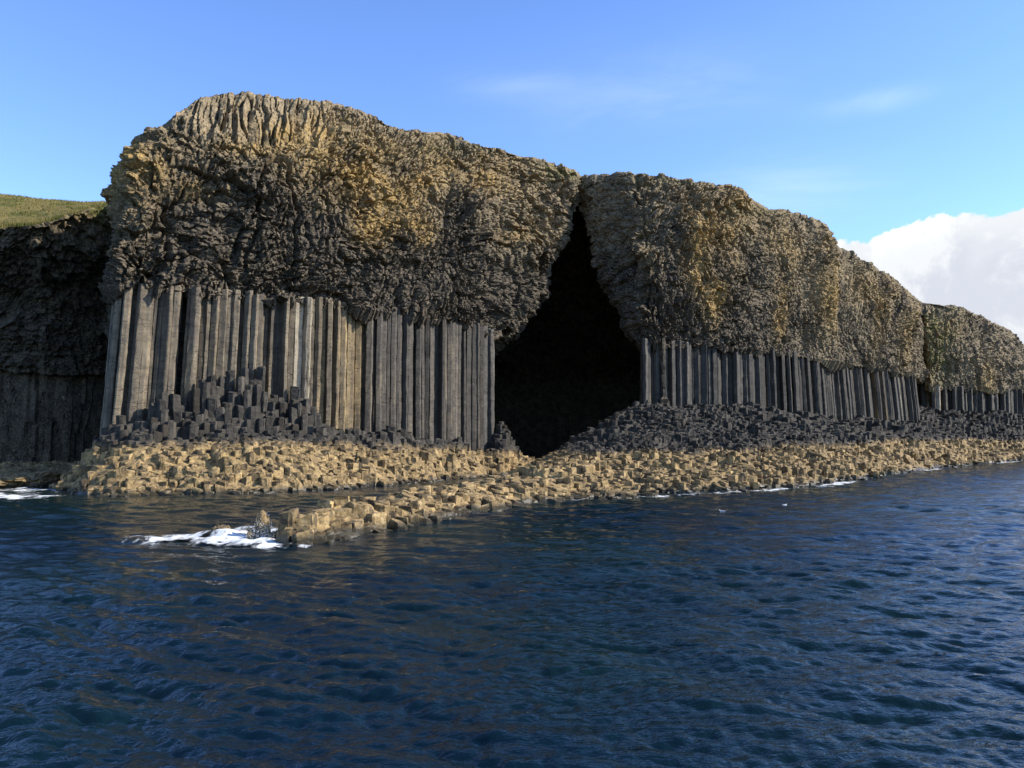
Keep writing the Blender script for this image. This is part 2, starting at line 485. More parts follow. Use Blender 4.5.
def style_recess(u, h, B, px, v, kind, seed):
    low, und, face, top = kweights(kind)
    R = rough(u, h, seed)
    D = R * (face + und * 0.8 + top * 0.3) + low * colwall(u, h, seed)
    z = B[..., 2]
    weather = np.clip((z - 26) / 6, 0, 1) * 0.7
    return D, {'weather': weather, 'ochre': weather * 0.3, 'moss': np.clip((z - 29.5) / 1.5, 0, 1)}

LEFT = [st(140, 125, 300, 150, 126, 200, bz=15.5, tz=30), st(118, 100, 300, 128, 102, 190, bz=15.8, tz=34),
        st(119, 76, 300, 133, 82, 180, 2.6, bz=16.2, tz=34), st(115, 68.5, 288, 140, 74, 160, 2.4), st(119, 66.2, 288, 155, 71, 132, 2.6), st(140, 67, 289, 176, 71.5, 114, 3.0), st(165, 68.3, 290, 195, 72.5, 103, 3.6),
        st(200, 70, 295, 215, 74, 93, 4), st(250, 72.4, 300, 252, 76.5, 92.5, 4), st(300, 75, 304, 303, 79, 100, 4), st(350, 79.3, 309, 352, 83, 107, 4), st(400, 84, 316, 402, 88, 126, 3.6),
        st(450, 90, 324, 455, 94.5, 139, 3.2), st(466, 92, 329, 495, 98.5, 147, 2.6), st(484, 95.5, 334, 532, 103.5, 157, 1.1), st(493, 97.8, 337, 574, 106.8, 173, 0.5), st(490, 102, 340, 580, 110.5, 178, 0.46), st(482, 114, 342, 556, 121, 180, 0.8, bz=16.2, tz=40),
        st(472, 135, 342, 525, 138, 180, 0.9, bz=16, tz=39), st(465, 155, 342, 515, 156, 180, 1, bz=16, tz=38)]
RIGHT = [st(680, 155, 345, 630, 155, 180, 1, bz=16, tz=38), st(668, 132, 345, 618, 133, 180, 1, bz=16, tz=39), st(656, 112, 345, 598, 118, 182, 0.9, bz=16, tz=40.5), st(645, 104, 345, 578, 111, 180, 0.52), st(644, 101.3, 345, 584, 108.5, 178, 0.58),
         st(662, 102, 346, 640, 106.5, 172.5, 2.6), st(690, 105, 347, 688, 109, 180, 3.5), st(735, 110, 350, 735, 114, 187, 4), st(768, 115.5, 353, 765, 120, 207, 4), st(800, 121, 357, 800, 126, 215, 4), st(818, 124.5, 360, 824, 130, 222, 4),
         st(832, 129, 363, 833, 135, 244, 4), st(860, 135.5, 367, 860, 141, 257, 4), st(885, 142, 371, 888, 148, 274, 4), st(905, 149, 375, 905, 154, 288, 4), st(914, 153, 377, 912, 157, 297, 3), st(919, 160, 378, 915, 164, 300, 3), st(921, 178, 380, 918, 180, 302, 3), st(924, 200, 380, 922, 200, 302, 3, bz=15, tz=30)]
FAR = [st(905, 200, 388, 905, 204, 310, bz=15, tz=33), st(916, 186, 388, 917, 189, 303, 4), st(930, 179, 390, 926, 184, 304, 4), st(960, 181, 390, 955, 187, 307, 4), st(990, 186, 391, 985, 192, 317, 3), st(1020, 191, 392, 1008, 198, 331, 2.6),
       st(1050, 197, 393, 1030, 206, 352, 2.4), st(1110, 206, 394, 1075, 218, 366, 3), st(1190, 219, 395, 1160, 232, 372, 3), st(1290, 236, 396, 1270, 248, 380, 3)]
RECESS = [st(-420, 136.0, 330, -420, 124, 236, bz=13, tz=30), st(-220, 116.0, 320, -220, 103, 230, bz=13), st(-100, 107.0, 310, -100, 94, 228, bz=13), st(-40, 103.5, 310, -40, 90, 228, 1.6, bz=13), st(0, 102.5, 310, 0, 89, 228, 1.6, bz=13),
          st(40, 103.0, 310, 40, 89.5, 225, 1.6, bz=13), st(75, 105.0, 310, 78, 91.5, 213, 1.6, bz=13), st(100, 108.0, 310, 103, 94.5, 207, 1.6, bz=13), st(140, 112.0, 310, 140, 98, 206, 1.6, bz=13)]

def add_cliff(stations, du, dz, seed, style, label, **kw):
    V, A, kind = cliff_sheet(stations, du, dz, seed, style, **kw)
    me = grid_mesh('cliff', V, attrs=A)
    o = link('cliff', me, M_CLIFF)
    tag(o, label, 'cliff', kind='structure')
    return o
CL = [add_cliff(LEFT, 0.11, 0.105, 100, style_left, 'tall dark basalt headland with domed crest, standing between shaded inlet and sea cave', core=(-16, 150, 35)),
      add_cliff(RIGHT, 0.13, 0.12, 300, style_right, 'long sloping basalt headland with ochre streaks on the sunny side of the sea cave', core=(66, 200, 35)),
      add_cliff(FAR, 0.22, 0.18, 500, style_far, 'most distant pale basalt cliff with a green patch, rounded end against the cloud', core=(150, 290, 33)),
      add_cliff(RECESS, 0.25, 0.2, 700, style_recess, 'cliff in deep shadow under the grassy slope, set back behind tall headland', inset=1.2)]

# sloping roof and end wall of the sea cave
_x = np.arange(-13, 31, 0.3); _t = np.arange(0, 58, 0.3)
_X, _T = np.meshgrid(_x, _t)
_Y = np.interp(_T, [0, 40, 58], [114.5, 150, 152]); _Z = np.interp(_T, [0, 40, 58], [41.6, 15, -2.5])
_D = rough(_X, _T, 950) * np.clip((30 - np.abs(_T - 20)) / 8, 0.25, 1)
_Z = _Z - 0.022 * np.clip(np.abs(_X - 10) - 4, 0, 30) ** 1.6 * np.clip(1 - _T / 25, 0, 1)
_A = {k: 0 * _X for k in ('weather', 'ochre', 'moss')}
tag(link('cave_wall', grid_mesh('cave_wall', np.stack([_X, _Y - 0.6 * _D, _Z - 0.6 * _D], axis=-1), attrs=_A), M_CLIFF), 'black inner wall and sloping roof deep inside the sea cave', 'cave wall', kind='structure')

# ------------------------------------------------------------------ shore relief
CTRL = []
def c_w(px, v, z=0.0):
    x, y = G(px, v); CTRL.append((x, y, z))
def c_i(px, v, Y):
    CTRL.append(P(px, v, Y))
def c_z(px, Y, z):
    x, y = plan(px, Y, z); CTRL.append((x, y, z))
SHORE_L = [(70, 492), (110, 496), (155, 495), (200, 494), (255, 493), (314, 491), (360, 488), (400, 485), (450, 479), (483, 473.5)]
SHORE_R = [(283, 545), (330, 540), (365, 534), (400, 527), (430, 522), (460, 517), (500, 509), (530, 503.5), (560, 500), (600, 498), (640, 496.5), (680, 495), (720, 492), (760, 490.5), (790, 488.5), (828, 485), (863, 480), (905, 473), (947, 467), (985, 463.5), (1024, 460.5), (1090, 457)]
for px, v in SHORE_L + SHORE_R:
    x, y = G(px, v); CTRL.append((x, y, -0.05)); CTRL.append((x * 0.93, y * 0.93, -1.6)); CTRL.append((x * 0.8, y * 0.8, -4))
for px, Y, z in [(66, 64, 0.4), (60, 61, -1.2), (45, 75, -2.5), (85, 80, -1.5), (20, 78, -1.5), (60, 86, 0.4), (0, 83, 0.5), (-60, 85, 0.5), (95, 88, 0.6), (-60, 75, -3), (20, 70, -4)]: c_z(px, Y, z)
# left shelf
for px, v, Y in [(95, 470, 61), (150, 475, 60.2), (200, 474, 60.8), (255, 473, 62), (310, 474, 64.5),
                 (100, 452, 63.5), (150, 449, 62.6), (200, 449, 63.2), (255, 449, 64.5), (310, 453, 66.6), (360, 458, 71.5), (400, 459, 76), (450, 456, 83.5), (483, 455, 89.5),
                 (110, 438, 65.5), (150, 437, 65.8), (200, 436, 67), (255, 436, 69), (310, 440, 71.6), (360, 445, 76), (400, 447, 80), (450, 447, 87), (490, 446, 94), (512, 447, 97),
                 (120, 416, 67), (200, 409, 69.8), (300, 413, 74.6), (400, 432, 83), (460, 438, 91), (500, 436, 97.5)]: c_i(px, v, Y)
# inlet and cave channel
for px, Y, z in [(330, 46, -1.6), (370, 50, -1.8), (400, 55, -2), (440, 62, -2), (475, 72, -1.8), (500, 82, -1.5), (525, 92, -1.5), (535, 102, -2), (550, 115, -2.5), (575, 130, -2.5), (590, 150, -2.5), (540, 150, -2), (300, 55, -3), (200, 50, -4), (260, 38, -2.5), (262, 33, -2), (250, 30, -2.5)]: c_z(px, Y, z)
# low ledge
for px, v, Y in [(292, 516, 32.3), (310, 508, 33.5), (345, 503, 36.5), (370, 505, 38.5), (400, 496, 43), (425, 494, 46), (450, 490, 50), (480, 484, 56), (505, 475, 64), (520, 470, 71), (545, 461, 78), (560, 457.5, 81), (330, 520, 34), (380, 511, 39), (440, 503, 45), (500, 494, 51.5)]: c_i(px, v, Y)
for px, Y, z in [(345, 41, -0.2), (400, 48.5, -0.3), (440, 54, -0.3), (475, 62, -0.2), (500, 72, -0.2), (525, 82, 0.3)]: c_z(px, Y, z)
# right slope
for px, v, Y in [(600, 480, 63), (640, 478, 65), (720, 472, 70), (800, 470, 76), (860, 466, 88), (920, 459, 112),
                 (580, 462, 74), (640, 461, 77), (720, 455, 82), (800, 452, 88), (860, 449, 101), (920, 446, 125), (1000, 446, 160), (1060, 445, 180),
                 (570, 449, 84), (600, 446, 84), (640, 441, 86), (680, 439, 88), (720, 436, 90), (760, 435, 94), (800, 434, 99), (860, 433, 111), (920, 431, 133), (1000, 427, 170), (1060, 426, 186),
                 (556, 456, 88), (575, 440, 93), (600, 425, 96), (620, 413, 98.5), (640, 402, 100), (660, 406, 98), (690, 403, 104), (735, 406, 109), (700, 416, 98), (640, 420, 94), (770, 409, 114), (800, 413, 120), (860, 418, 134.5), (905, 420, 148.5), (925, 415, 165), (960, 412, 180), (1000, 411, 187), (1060, 411, 197),
                 (750, 421, 103), (830, 424, 118), (890, 425, 135)]: c_i(px, v, Y)
for px, Y, z in [(590, 108, 1.5), (612, 112, 4), (610, 130, 1.5), (625, 150, 1)]: c_z(px, Y, z)
C = np.array(CTRL)
_d = np.hypot(C[:, None, 0] - C[None, :, 0], C[:, None, 1] - C[None, :, 1])
_n = len(C)
_A = np.zeros((_n + 1, _n + 1)); _A[:_n, :_n] = -_d + np.eye(_n) * 0.15; _A[:_n, _n] = 1; _A[_n, :_n] = 1
_w = np.linalg.solve(_A, np.concatenate([C[:, 2], [0]]))
def ground(x, y):
    x = np.asarray(x, float); y = np.asarray(y, float)
    sh = x.shape; x = x.ravel(); y = y.ravel(); out = np.empty(len(x))
    for i in range(0, len(x), 40000):
        d = np.hypot(x[i:i + 40000, None] - C[None, :, 0], y[i:i + 40000, None] - C[None, :, 1])
        out[i:i + 40000] = -d @ _w[:_n] + _w[_n]
    return out.reshape(sh)

# ------------------------------------------------------------------ wall lines (plan) that the columns follow
WALL_L = np.array([plan(112, 84), plan(106, 76), plan(101, 68.6), plan(105, 66.2), plan(135, 66.6), plan(200, 69.8), plan(250, 72.2), plan(300, 74.8), plan(350, 79.1), plan(400, 83.8), plan(450, 89.8), plan(478, 93.6), plan(491, 96.2), plan(494, 99), plan(489, 112)])
WALL_R = np.array([plan(650, 112), plan(637.5, 103), plan(641, 100.8), plan(662, 101.8), plan(690, 104.8), plan(735, 109.8), plan(768, 115.2), plan(800, 120.7), plan(818, 124.2), plan(832, 128.5), plan(860, 135.2), plan(885, 141.7), plan(905, 148.7), plan(916, 154), plan(920, 162)])
WALL_F = np.array([plan(921, 182), plan(930, 178.6), plan(960, 180.6), plan(990, 185.6), plan(1020, 190.6), plan(1050, 196.6), plan(1110, 205.6)])

def wall_dist(W, p):
    """signed distance (positive on the seaward side) and arc length of the foot point"""
    a, b = W[:-1], W[1:]
    ab = b - a; L2 = (ab ** 2).sum(1)
    t = np.clip(((p - a) * ab).sum(1) / L2, 0, 1)
    q = a + ab * t[:, None]
    d = np.hypot(*(p - q).T)
    i = int(np.argmin(d))
    nv = np.stack([ab[:, 1], -ab[:, 0]], 1) / np.sqrt(L2)[:, None]
    n_ = nv[i].copy()
    if t[i] <= 0 and i > 0: n_ += nv[i - 1]
    if t[i] >= 1 and i < len(ab) - 1: n_ += nv[i + 1]
    nx, ny = n_
    s = 1.0 if (p - q[i])[0] * nx + (p - q[i])[1] * ny > 0 else -1.0
    arc = np.sqrt(L2[:i]).sum() + t[i] * math.sqrt(L2[i])
    return s * float(d[i]), float(arc)

def clip_poly(poly, mx, my, nx, ny):
    out = []
    k = len(poly)
    for i in range(k):
        a, b = poly[i], poly[(i + 1) % k]
        da = (a[0] - mx) * nx + (a[1] - my) * ny
        db = (b[0] - mx) * nx + (b[1] - my) * ny
        if da <= 0: out.append(a)
        if (da < 0 < db) or (db < 0 < da):
            t = da / (da - db)
            out.append((a[0] + (b[0] - a[0]) * t, a[1] + (b[1] - a[1]) * t))
    return out

def cells(x0, x1, y0, y1, sp, jit, inside):
    """irregular honeycomb: points and their polygons"""
    pts = {}
    dy = sp * 0.866
    for j in range(int((y1 - y0) / dy) + 1):
        for i in range(int((x1 - x0) / sp) + 1):
            pts[(i, j)] = (x0 + (i + 0.5 * (j % 2)) * sp + random.uniform(-jit, jit) * sp, y0 + j * dy + random.uniform(-jit, jit) * sp)
    keys = list(pts)
    arr = np.array([pts[k] for k in keys])
    ok = inside(arr)
    out = []
    for k, o_ in zip(keys, ok):
        if not o_: continue
        x, y = pts[k]
        r = sp * 1.1
        poly = [(x + r * math.cos(a * math.pi / 4 + .3), y + r * math.sin(a * math.pi / 4 + .3)) for a in range(8)]
        for di in (-2, -1, 0, 1, 2):
            for dj in (-2, -1, 0, 1, 2):
                if not (di or dj): continue
                q = pts.get((k[0] + di, k[1] + dj))
                if q is None: continue
                nx, ny = q[0] - x, q[1] - y
                if nx * nx + ny * ny > (2.1 * sp) ** 2: continue
                poly = clip_poly(poly, (x + q[0]) / 2, (y + q[1]) / 2, nx, ny)
                if len(poly) < 3: break
            if len(poly) < 3: break
        if len(poly) >= 4: out.append((x, y, poly))
    return out

def tidy(poly, x, y, inset, mn):
    """drop tiny sides, pull in, chamfer the corners"""
    q = []
    for a in poly:
        if not q or math.hypot(a[0] - q[-1][0], a[1] - q[-1][1]) > mn: q.append(a)
    if len(q) > 3 and math.hypot(q[0][0] - q[-1][0], q[0][1] - q[-1][1]) < mn: q.pop()
    q = [((a[0] - x) * inset, (a[1] - y) * inset) for a in q]
    return q

def chamfer(q, f):
    out = []
    k = len(q)
    for i in range(k):
        a, p, n_ = q[i], q[i - 1], q[(i + 1) % k]
        out.append((a[0] + (p[0] - a[0]) * f, a[1] + (p[1] - a[1]) * f))
        out.append((a[0] + (n_[0] - a[0]) * f, a[1] + (n_[1] - a[1]) * f))
    return out

def prism(poly, zs, offs, scales, tilt, rnd=0.0, cap=0.9, dome=0.0):
    """rings up a column: poly relative to its axis; zs heights; offs axis shifts; tilt = slope of the top"""
    V, Fc = [], []
    k = len(poly)
    for i, (z, o_, s) in enumerate(zip(zs, offs, scales)):
        last = i == len(zs) - 1
        for (a, b) in poly:
            a2, b2 = a * s + o_[0] + random.uniform(-rnd, rnd), b * s + o_[1] + random.uniform(-rnd, rnd)
            zz = z + ((tilt[0] * a + tilt[1] * b) if i >= len(zs) - 2 else 0.0)
            V.append((a2, b2, zz + random.uniform(-rnd, rnd) * (0.6 if last else 1)))
    for i in range(len(zs) - 1):
        for j in range(k):
            j2 = (j + 1) % k
            Fc.append((i * k + j, i * k + j2, (i + 1) * k + j2, (i + 1) * k + j))
    o_ = offs[-1]; base = (len(zs) - 1) * k
    c = len(V); V.append((o_[0], o_[1], zs[-1] + dome))
    for j in range(k):
        Fc.append((base + j, base + (j + 1) % k, c))
    return V, Fc

ITEMS = []      # dicts: kind, loc, V, F

def lean_L(px):  return np.interp(px, [95, 200, 330, 420], [0.055, 0.035, 0.01, 0.0])
def lean_R(px):  return np.interp(px, [640, 740, 800, 860, 920], [0.0, 0.0, 0.05, 0.12, 0.16])

def make_column(x, y, poly, z0, z1, lean, curve, tang):
    q = chamfer(tidy(poly, x, y, random.uniform(0.92, 1.0), 0.14), 0.10)
    zs, offs, sc = [], [], []
    z = z0
    while z < z1 - 0.4:
        zs.append(z); z += random.uniform(0.5, 1.1)
    zs += [z1 - 0.12, z1]
    H = z1 - z0
    jx = jy = 0.0
    for i, z in enumerate(zs):
        t = (z - z0) / max(H, 1e-3)
        sh = lean * (z - z0) * (1 - curve + curve * (2 * t - t * t))
        jx += random.uniform(-0.02, 0.02); jy += random.uniform(-0.02, 0.02)
        offs.append((tang[0] * sh + jx, tang[1] * sh + jy))
        sc.append((random.uniform(0.97, 1.02) if random.random() > 0.05 else 0.9) if i < len(zs) - 1 else 0.9)
    V, Fc = prism(q, [z - z0 for z in zs], offs, sc, (random.uniform(-.2, .2), random.uniform(-.2, .2)), 0.02)
    ITEMS.append(dict(kind='column', loc=(x, y, z0), V=V, F=Fc, top=z1))

def do_wall(W, sp, jit, zone, lean_fn, ztop_px, ztop_v, curve, drop, sgn):
    lo, hi = W.min(0) - 6, W.max(0) + 6
    wd = {}
    def inside(arr):
        res = np.zeros(len(arr), bool)
        for i, p in enumerate(arr):
            d, a = wall_dist(W, p)
            if -2.5 * sp < d < -0.18 + 0.4 * float(vnoise(np.array([a / 2.3]), np.array([3.3]), 9)[0]):
                res[i] = True; wd[(round(p[0], 5), round(p[1], 5))] = (d, a)
        return res
    n = 0
    for x, y, poly in cells(lo[0], hi[0], lo[1], hi[1], sp, jit, inside):
        d, a = wd[(round(x, 5), round(y, 5))]
        if d > -1.4 * sp and random.random() < drop: continue
        px, _ = proj(x, y, 10.0); px = float(px)
        zt = P(px, float(np.interp(px, ztop_px, ztop_v)), y)[2] + random.uniform(0.5, 0.9)
        g = float(ground(x, y)); zb = min(g, 6) - 1.2
        full = True
        q0, q1 = W[0], W[-1]
        tx, ty = W[min(len(W) - 1, 6)] - W[min(len(W) - 2, 5)]
        L = math.hypot(tx, ty); tang = (tx / L * sgn, ty / L * sgn)
        make_column(x, y, poly, zb, zt, float(lean_fn(px)), curve, tang)
        n += 1
    return n
nL = do_wall(WALL_L, 0.67, 0.32, 'L', lean_L, [95, 165, 200, 300, 400, 450, 480, 500, 520], [288, 290, 295, 304, 316, 324, 330, 340, 342], 0.0, 0.34, 1.0)
nR = do_wall(WALL_R, 0.78, 0.32, 'R', lean_R, [637, 690, 735, 800, 860, 905, 920], [345, 347, 350, 357, 367, 375, 378], 0.8, 0.34, -1.0)
nF = do_wall(WALL_F, 1.2, 0.28, 'F', lambda p: 0.0, [920, 960, 1020, 1110], [389, 390, 392, 394], 0.0, 0.2, 1.0)
print('columns', nL, nR, nF)

# broken columns standing on the shore: the same honeycomb carried on to the water
def extra(px, d):
    """heaps of taller broken columns close to the left wall: extra height in metres"""
    e = 1.6 * math.exp(-((px - 205) / 80) ** 2) + 4.6 * math.exp(-((px - 252) / 26) ** 2) + 3.2 * math.exp(-((px - 165) / 12) ** 2) + 2.6 * math.exp(-((px - 205) / 20) ** 2) + 2.5 * math.exp(-((px - 300) / 18) ** 2) + 3.4 * math.exp(-((px - 503) / 9) ** 2)
    return e * max(0.0, 1 - max(d, 0) / 3.4) ** 0.8

def ledges(x, y):
    a = worley(x / 3.2, y / 2.4, 33); b = worley(x / 1.7, y / 1.3, 35)
    return 0.95 * (hsh(a[4], a[5], 40) - 0.5) + 0.45 * (hsh(b[4], b[5], 41) - 0.5)

def shore_blocks(x0, x1, y0, y1, sp, cond, far):
    gcache = {}
    def inside(arr):
        m = cond(arr[:, 0], arr[:, 1])
        g = np.full(len(arr), -9.0); g[m] = ground(arr[m, 0], arr[m, 1])
        for p, gg in zip(arr, g): gcache[(round(p[0], 5), round(p[1], 5))] = gg
        return g > np.where(arr[:, 1] < 60, -0.7, -0.45)
    for x, y, poly in cells(x0, x1, y0, y1, sp, 0.36, inside):
        p = np.array((x, y))
        dL, dR, dF = wall_dist(WALL_L, p)[0], wall_dist(WALL_R, p)[0], wall_dist(WALL_F, p)[0]
        px = float(proj(x, y, 4.0)[0])
        if x < 3 and y < 125 and dL < 0.1: continue
        if x > 9 and y < 166 and px < 921 and dR < 0.1: continue
        if px > 915 and y > 170 and dF < 0.1: continue
        if px < 90 and y > 88: pass
        g = gcache[(round(x, 5), round(y, 5))]
        xa, ya = np.array([x]), np.array([y])
        wc = worley(xa / 3.2, ya / 2.4, 33); wd_ = worley(xa / 1.7, ya / 1.3, 35)
        step = 0.95 * (float(hsh(wc[4], wc[5], 40)[0]) - 0.5) + 0.45 * (float(hsh(wd_[4], wd_[5], 41)[0]) - 0.5)
        ctx, cty = float(hsh(wc[4], wc[5], 42)[0]) - 0.5, float(hsh(wc[4], wc[5], 43)[0]) - 0.5
        if y < 60 and x < 4: step = step * 0.5 + 0.32
        z = g + step + random.gauss(0, 0.08)
        och = z < 4.0
        if x < 3 and 0 < dL < 3.6 and y > 62: z += extra(px, dL) * random.uniform(0.5, 1.1)
        if random.random() < 0.12: z += random.uniform(-0.45, 0.35)
        if random.random() < (0.06 if y < 60 else 0.2 if g < 0.6 else 0.10 if z < 4 else 0.04): continue
        if z < 0.02 and random.random() < 0.5: continue
        slope = 0.2 if (x > 9 and z > 3.2) else (0.2 if z < 4.2 else 0.16)
        tilt = (ctx * 0.35 + random.gauss(0, slope) * 0.6, cty * 0.35 + random.gauss(0, slope) * 0.6 - (0.12 if x > 9 else 0.0))
        q = tidy(poly, x, y, random.uniform(0.97, 1.06), 0.12)
        if random.random() < 0.2:                                   # a corner broken away
            i = random.randrange(len(q)); q[i] = (q[i][0] * 0.6, q[i][1] * 0.6)
        q = chamfer(q, 0.09)
        H = random.uniform(0.9, 1.3) + max(0, z - g)
        zs = [0.0]
        while zs[-1] < H - 0.6: zs.append(zs[-1] + random.uniform(0.4, 0.7))
        zs += [H - random.uniform(0.05, 0.16), H]
        sc = [random.uniform(0.96, 1.03) for _ in zs]; sc[-1] = random.uniform(0.86, 0.98)
        of = [(random.uniform(-.03, .03), random.uniform(-.03, .03)) for _ in zs]
        V, Fc = prism(q, zs, of, sc, tilt, 0.032 if not far else 0.04, dome=random.uniform(0, 0.06))
        kind = 'stump' if z > 4.0 - (0.9 if -8 < x < 4 else 0) else 'block'
        ITEMS.append(dict(kind=kind, loc=(x, y, z - H), V=V, F=Fc, top=z, tone=max(-1.0, min(1.0, random.gauss(0, 0.42)))))

shore_blocks(-46, 50, 26, 112, 0.66, lambda x, y: (y < 108) & ((x < 30) | (y < 100 + (x - 30) * 0.3)), False)
shore_blocks(18, 165, 88, 215, 1.05, lambda x, y: (y > 66) & (((y >= 108) & (x <= 30)) | ((x > 30) & (y >= 100 + (x - 30) * 0.3))), True)
shore_blocks(30, 70, 60, 100, 0.72, lambda x, y: (x > 50) & (y < 100), False)
print('items', len(ITEMS))

# what the camera's place sees of each item (largest first become things of their own)
allV, allF, own = [], [], []
for i, it in enumerate(ITEMS):
    b = len(allV); lx, ly, lz = it['loc']
    allV += [(a + lx, b_ + ly, c + lz) for a, b_, c in it['V']]
    for f in it['F']:
        allF.append([b + k for k in f]); own.append(i)
bvh = BVHTree.FromPolygons(allV, allF)
hits = np.zeros(len(ITEMS), int); hx = np.zeros(len(ITEMS)); hv = np.zeros(len(ITEMS))
for v in np.arange(280, 548, 2.0):
    for px in np.arange(60, 1028, 2.0):
        q = P(px, v, 10.0)
        r = bvh.ray_cast(Vector((0, 0, CAMZ)), Vector((q[0], q[1], q[2] - CAMZ)).normalized())
        if r[0] is not None and r[0].z > -0.1:
            i = own[r[2]]; hits[i] += 1; hx[i] += px; hv[i] += v
for i, it in enumerate(ITEMS):
    it['hits'] = int(hits[i])
    it['px'] = hx[i] / hits[i] if hits[i] else float(proj(it['loc'][0], it['loc'][1], it['top'])[0])
    it['v'] = hv[i] / hits[i] if hits[i] else 0.0

ORD = ['', 'first', 'second', 'third', 'fourth', 'fifth', 'sixth', 'seventh', 'eighth', 'ninth', 'tenth', 'eleventh', 'twelfth', 'thirteenth', 'fourteenth', 'fifteenth', 'sixteenth', 'seventeenth', 'eighteenth', 'nineteenth', 'twentieth']
def ordw(n):
    if n <= 20: return ORD[n]
    tens = {2: 'twenty', 3: 'thirty', 4: 'forty', 5: 'fifty', 6: 'sixty', 7: 'seventy', 8: 'eighty', 9: 'ninety'}
    if n % 10 == 0: return tens[n // 10][:-1] + 'ieth'
    return tens[n // 10] + '-' + ORD[n % 10]

def item_obj(it, name, mat):
    me = bpy.data.meshes.new(name)
    me.from_pydata(it['V'], [], it['F'])
    me.update()
    at = me.attributes.new('tone', 'FLOAT', 'POINT'); at.data.foreach_set('value', np.full(len(it['V']), it.get('tone', 0.0), dtype=np.float32))
    return link(name, me, mat, loc=it['loc'])

# columns, named from the landmarks among them
cols = [it for it in ITEMS if it['kind'] == 'column' and it['hits'] >= 4]
cols.sort(key=lambda it: it['px'])
lft = [c for c in cols if c['px'] < 540]; rgt = [c for c in cols if 540 <= c['px'] < 922]; far_ = [c for c in cols if c['px'] >= 922]
def nearest(lst, px): return max(range(len(lst)), key=lambda i: lst[i]['hits'] - 900 * max(0, abs(lst[i]['px'] - px) - 5))
iw, io = nearest(lft, 297), nearest(lft, 352)
ir = nearest(rgt, 872)
def col_desc(lst):
    for i, c in enumerate(lst):
        if lst is lft:
            if i == iw: c['desc'] = 'the white-streaked column'
            elif i == io: c['desc'] = 'the bright ochre column'
            elif i == 0: c['desc'] = 'the outermost column by the shaded inlet'
            elif i == len(lst) - 1: c['desc'] = 'the last column before the cave mouth'
            elif i < iw: c['desc'] = f'the {ordw(iw - i)} column left of the white-streaked one'
            elif i < io: c['desc'] = f'the {ordw(i - iw)} column right of the white-streaked one'
            else: c['desc'] = f'the {ordw(i - io)} column right of the bright ochre one'
        elif lst is rgt:
            if i == ir: c['desc'] = 'the rust-stained curved column'
            elif i == 0: c['desc'] = "the first column on the cave's sunny side"
            elif i < ir and i < 30: c['desc'] = f'the {ordw(i)} column right of the cave corner'
            elif i < ir: c['desc'] = f'the {ordw(ir - i)} column left of the rust-stained one'
            else: c['desc'] = f'the {ordw(i - ir)} column right of the rust-stained one'
        else:
            c['desc'] = f'the {ordw(i + 1)} column of the most distant cliff'
for l in (lft, rgt, far_): col_desc(l)
print('visible columns', len(lft), len(rgt), len(far_))
for lst in (lft, rgt, far_):
    for i, c in enumerate(lst):
        px = c['px']; k = random.uniform(0.65, 1.3); tone = 'grey'; al = 1.0
        if lst is lft:
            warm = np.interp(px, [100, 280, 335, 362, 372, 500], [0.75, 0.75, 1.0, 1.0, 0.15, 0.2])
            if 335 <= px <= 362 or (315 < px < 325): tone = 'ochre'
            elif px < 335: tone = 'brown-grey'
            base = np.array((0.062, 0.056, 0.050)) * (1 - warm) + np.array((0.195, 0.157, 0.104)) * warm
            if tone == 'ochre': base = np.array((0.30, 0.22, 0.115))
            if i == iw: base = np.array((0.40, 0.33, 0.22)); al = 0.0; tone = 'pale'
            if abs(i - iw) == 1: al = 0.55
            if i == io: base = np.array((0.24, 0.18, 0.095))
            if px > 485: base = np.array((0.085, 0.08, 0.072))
        elif lst is rgt:
            base = np.array((0.065, 0.060, 0.053)); tone = 'dark grey'
            if px > 790: base = np.array((0.065, 0.059, 0.05))
            if 850 < px < 890 and random.random() < 0.3 or i == ir: base = np.array((0.13, 0.085, 0.038)); tone = 'rusty'
            if random.random() < 0.05: al = 0.8
        else:
            base = np.array((0.07, 0.063, 0.053)); tone = 'small grey'
            if random.random() < 0.1: al = 0.3
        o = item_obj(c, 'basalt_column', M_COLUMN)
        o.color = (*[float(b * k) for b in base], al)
        d = c['desc']
        if d.startswith('the white'): lab = 'pale basalt column with white streaks, brightest of the colonnade under the tall headland'
        elif d.startswith('the bright ochre'): lab = 'bright ochre basalt column, most golden of the colonnade under the tall headland'
        elif d.startswith('the outermost'): lab = 'narrow sunlit basalt column on the outermost corner, against the shaded inlet'
        elif d.startswith('the last'): lab = 'grey basalt column at the very edge of the cave mouth, last of its colonnade'
        elif d.startswith('the rust'): lab = 'rust-stained curved basalt column in the colonnade under the long sloping headland'
        elif d.startswith('the first'): lab = 'dark basalt column with a sunlit edge on the corner right of the cave'
        else: lab = f'{tone} basalt column, {d}'
        tag(o, lab, 'column', 'tall basalt columns standing under the cliffs', 'thing')

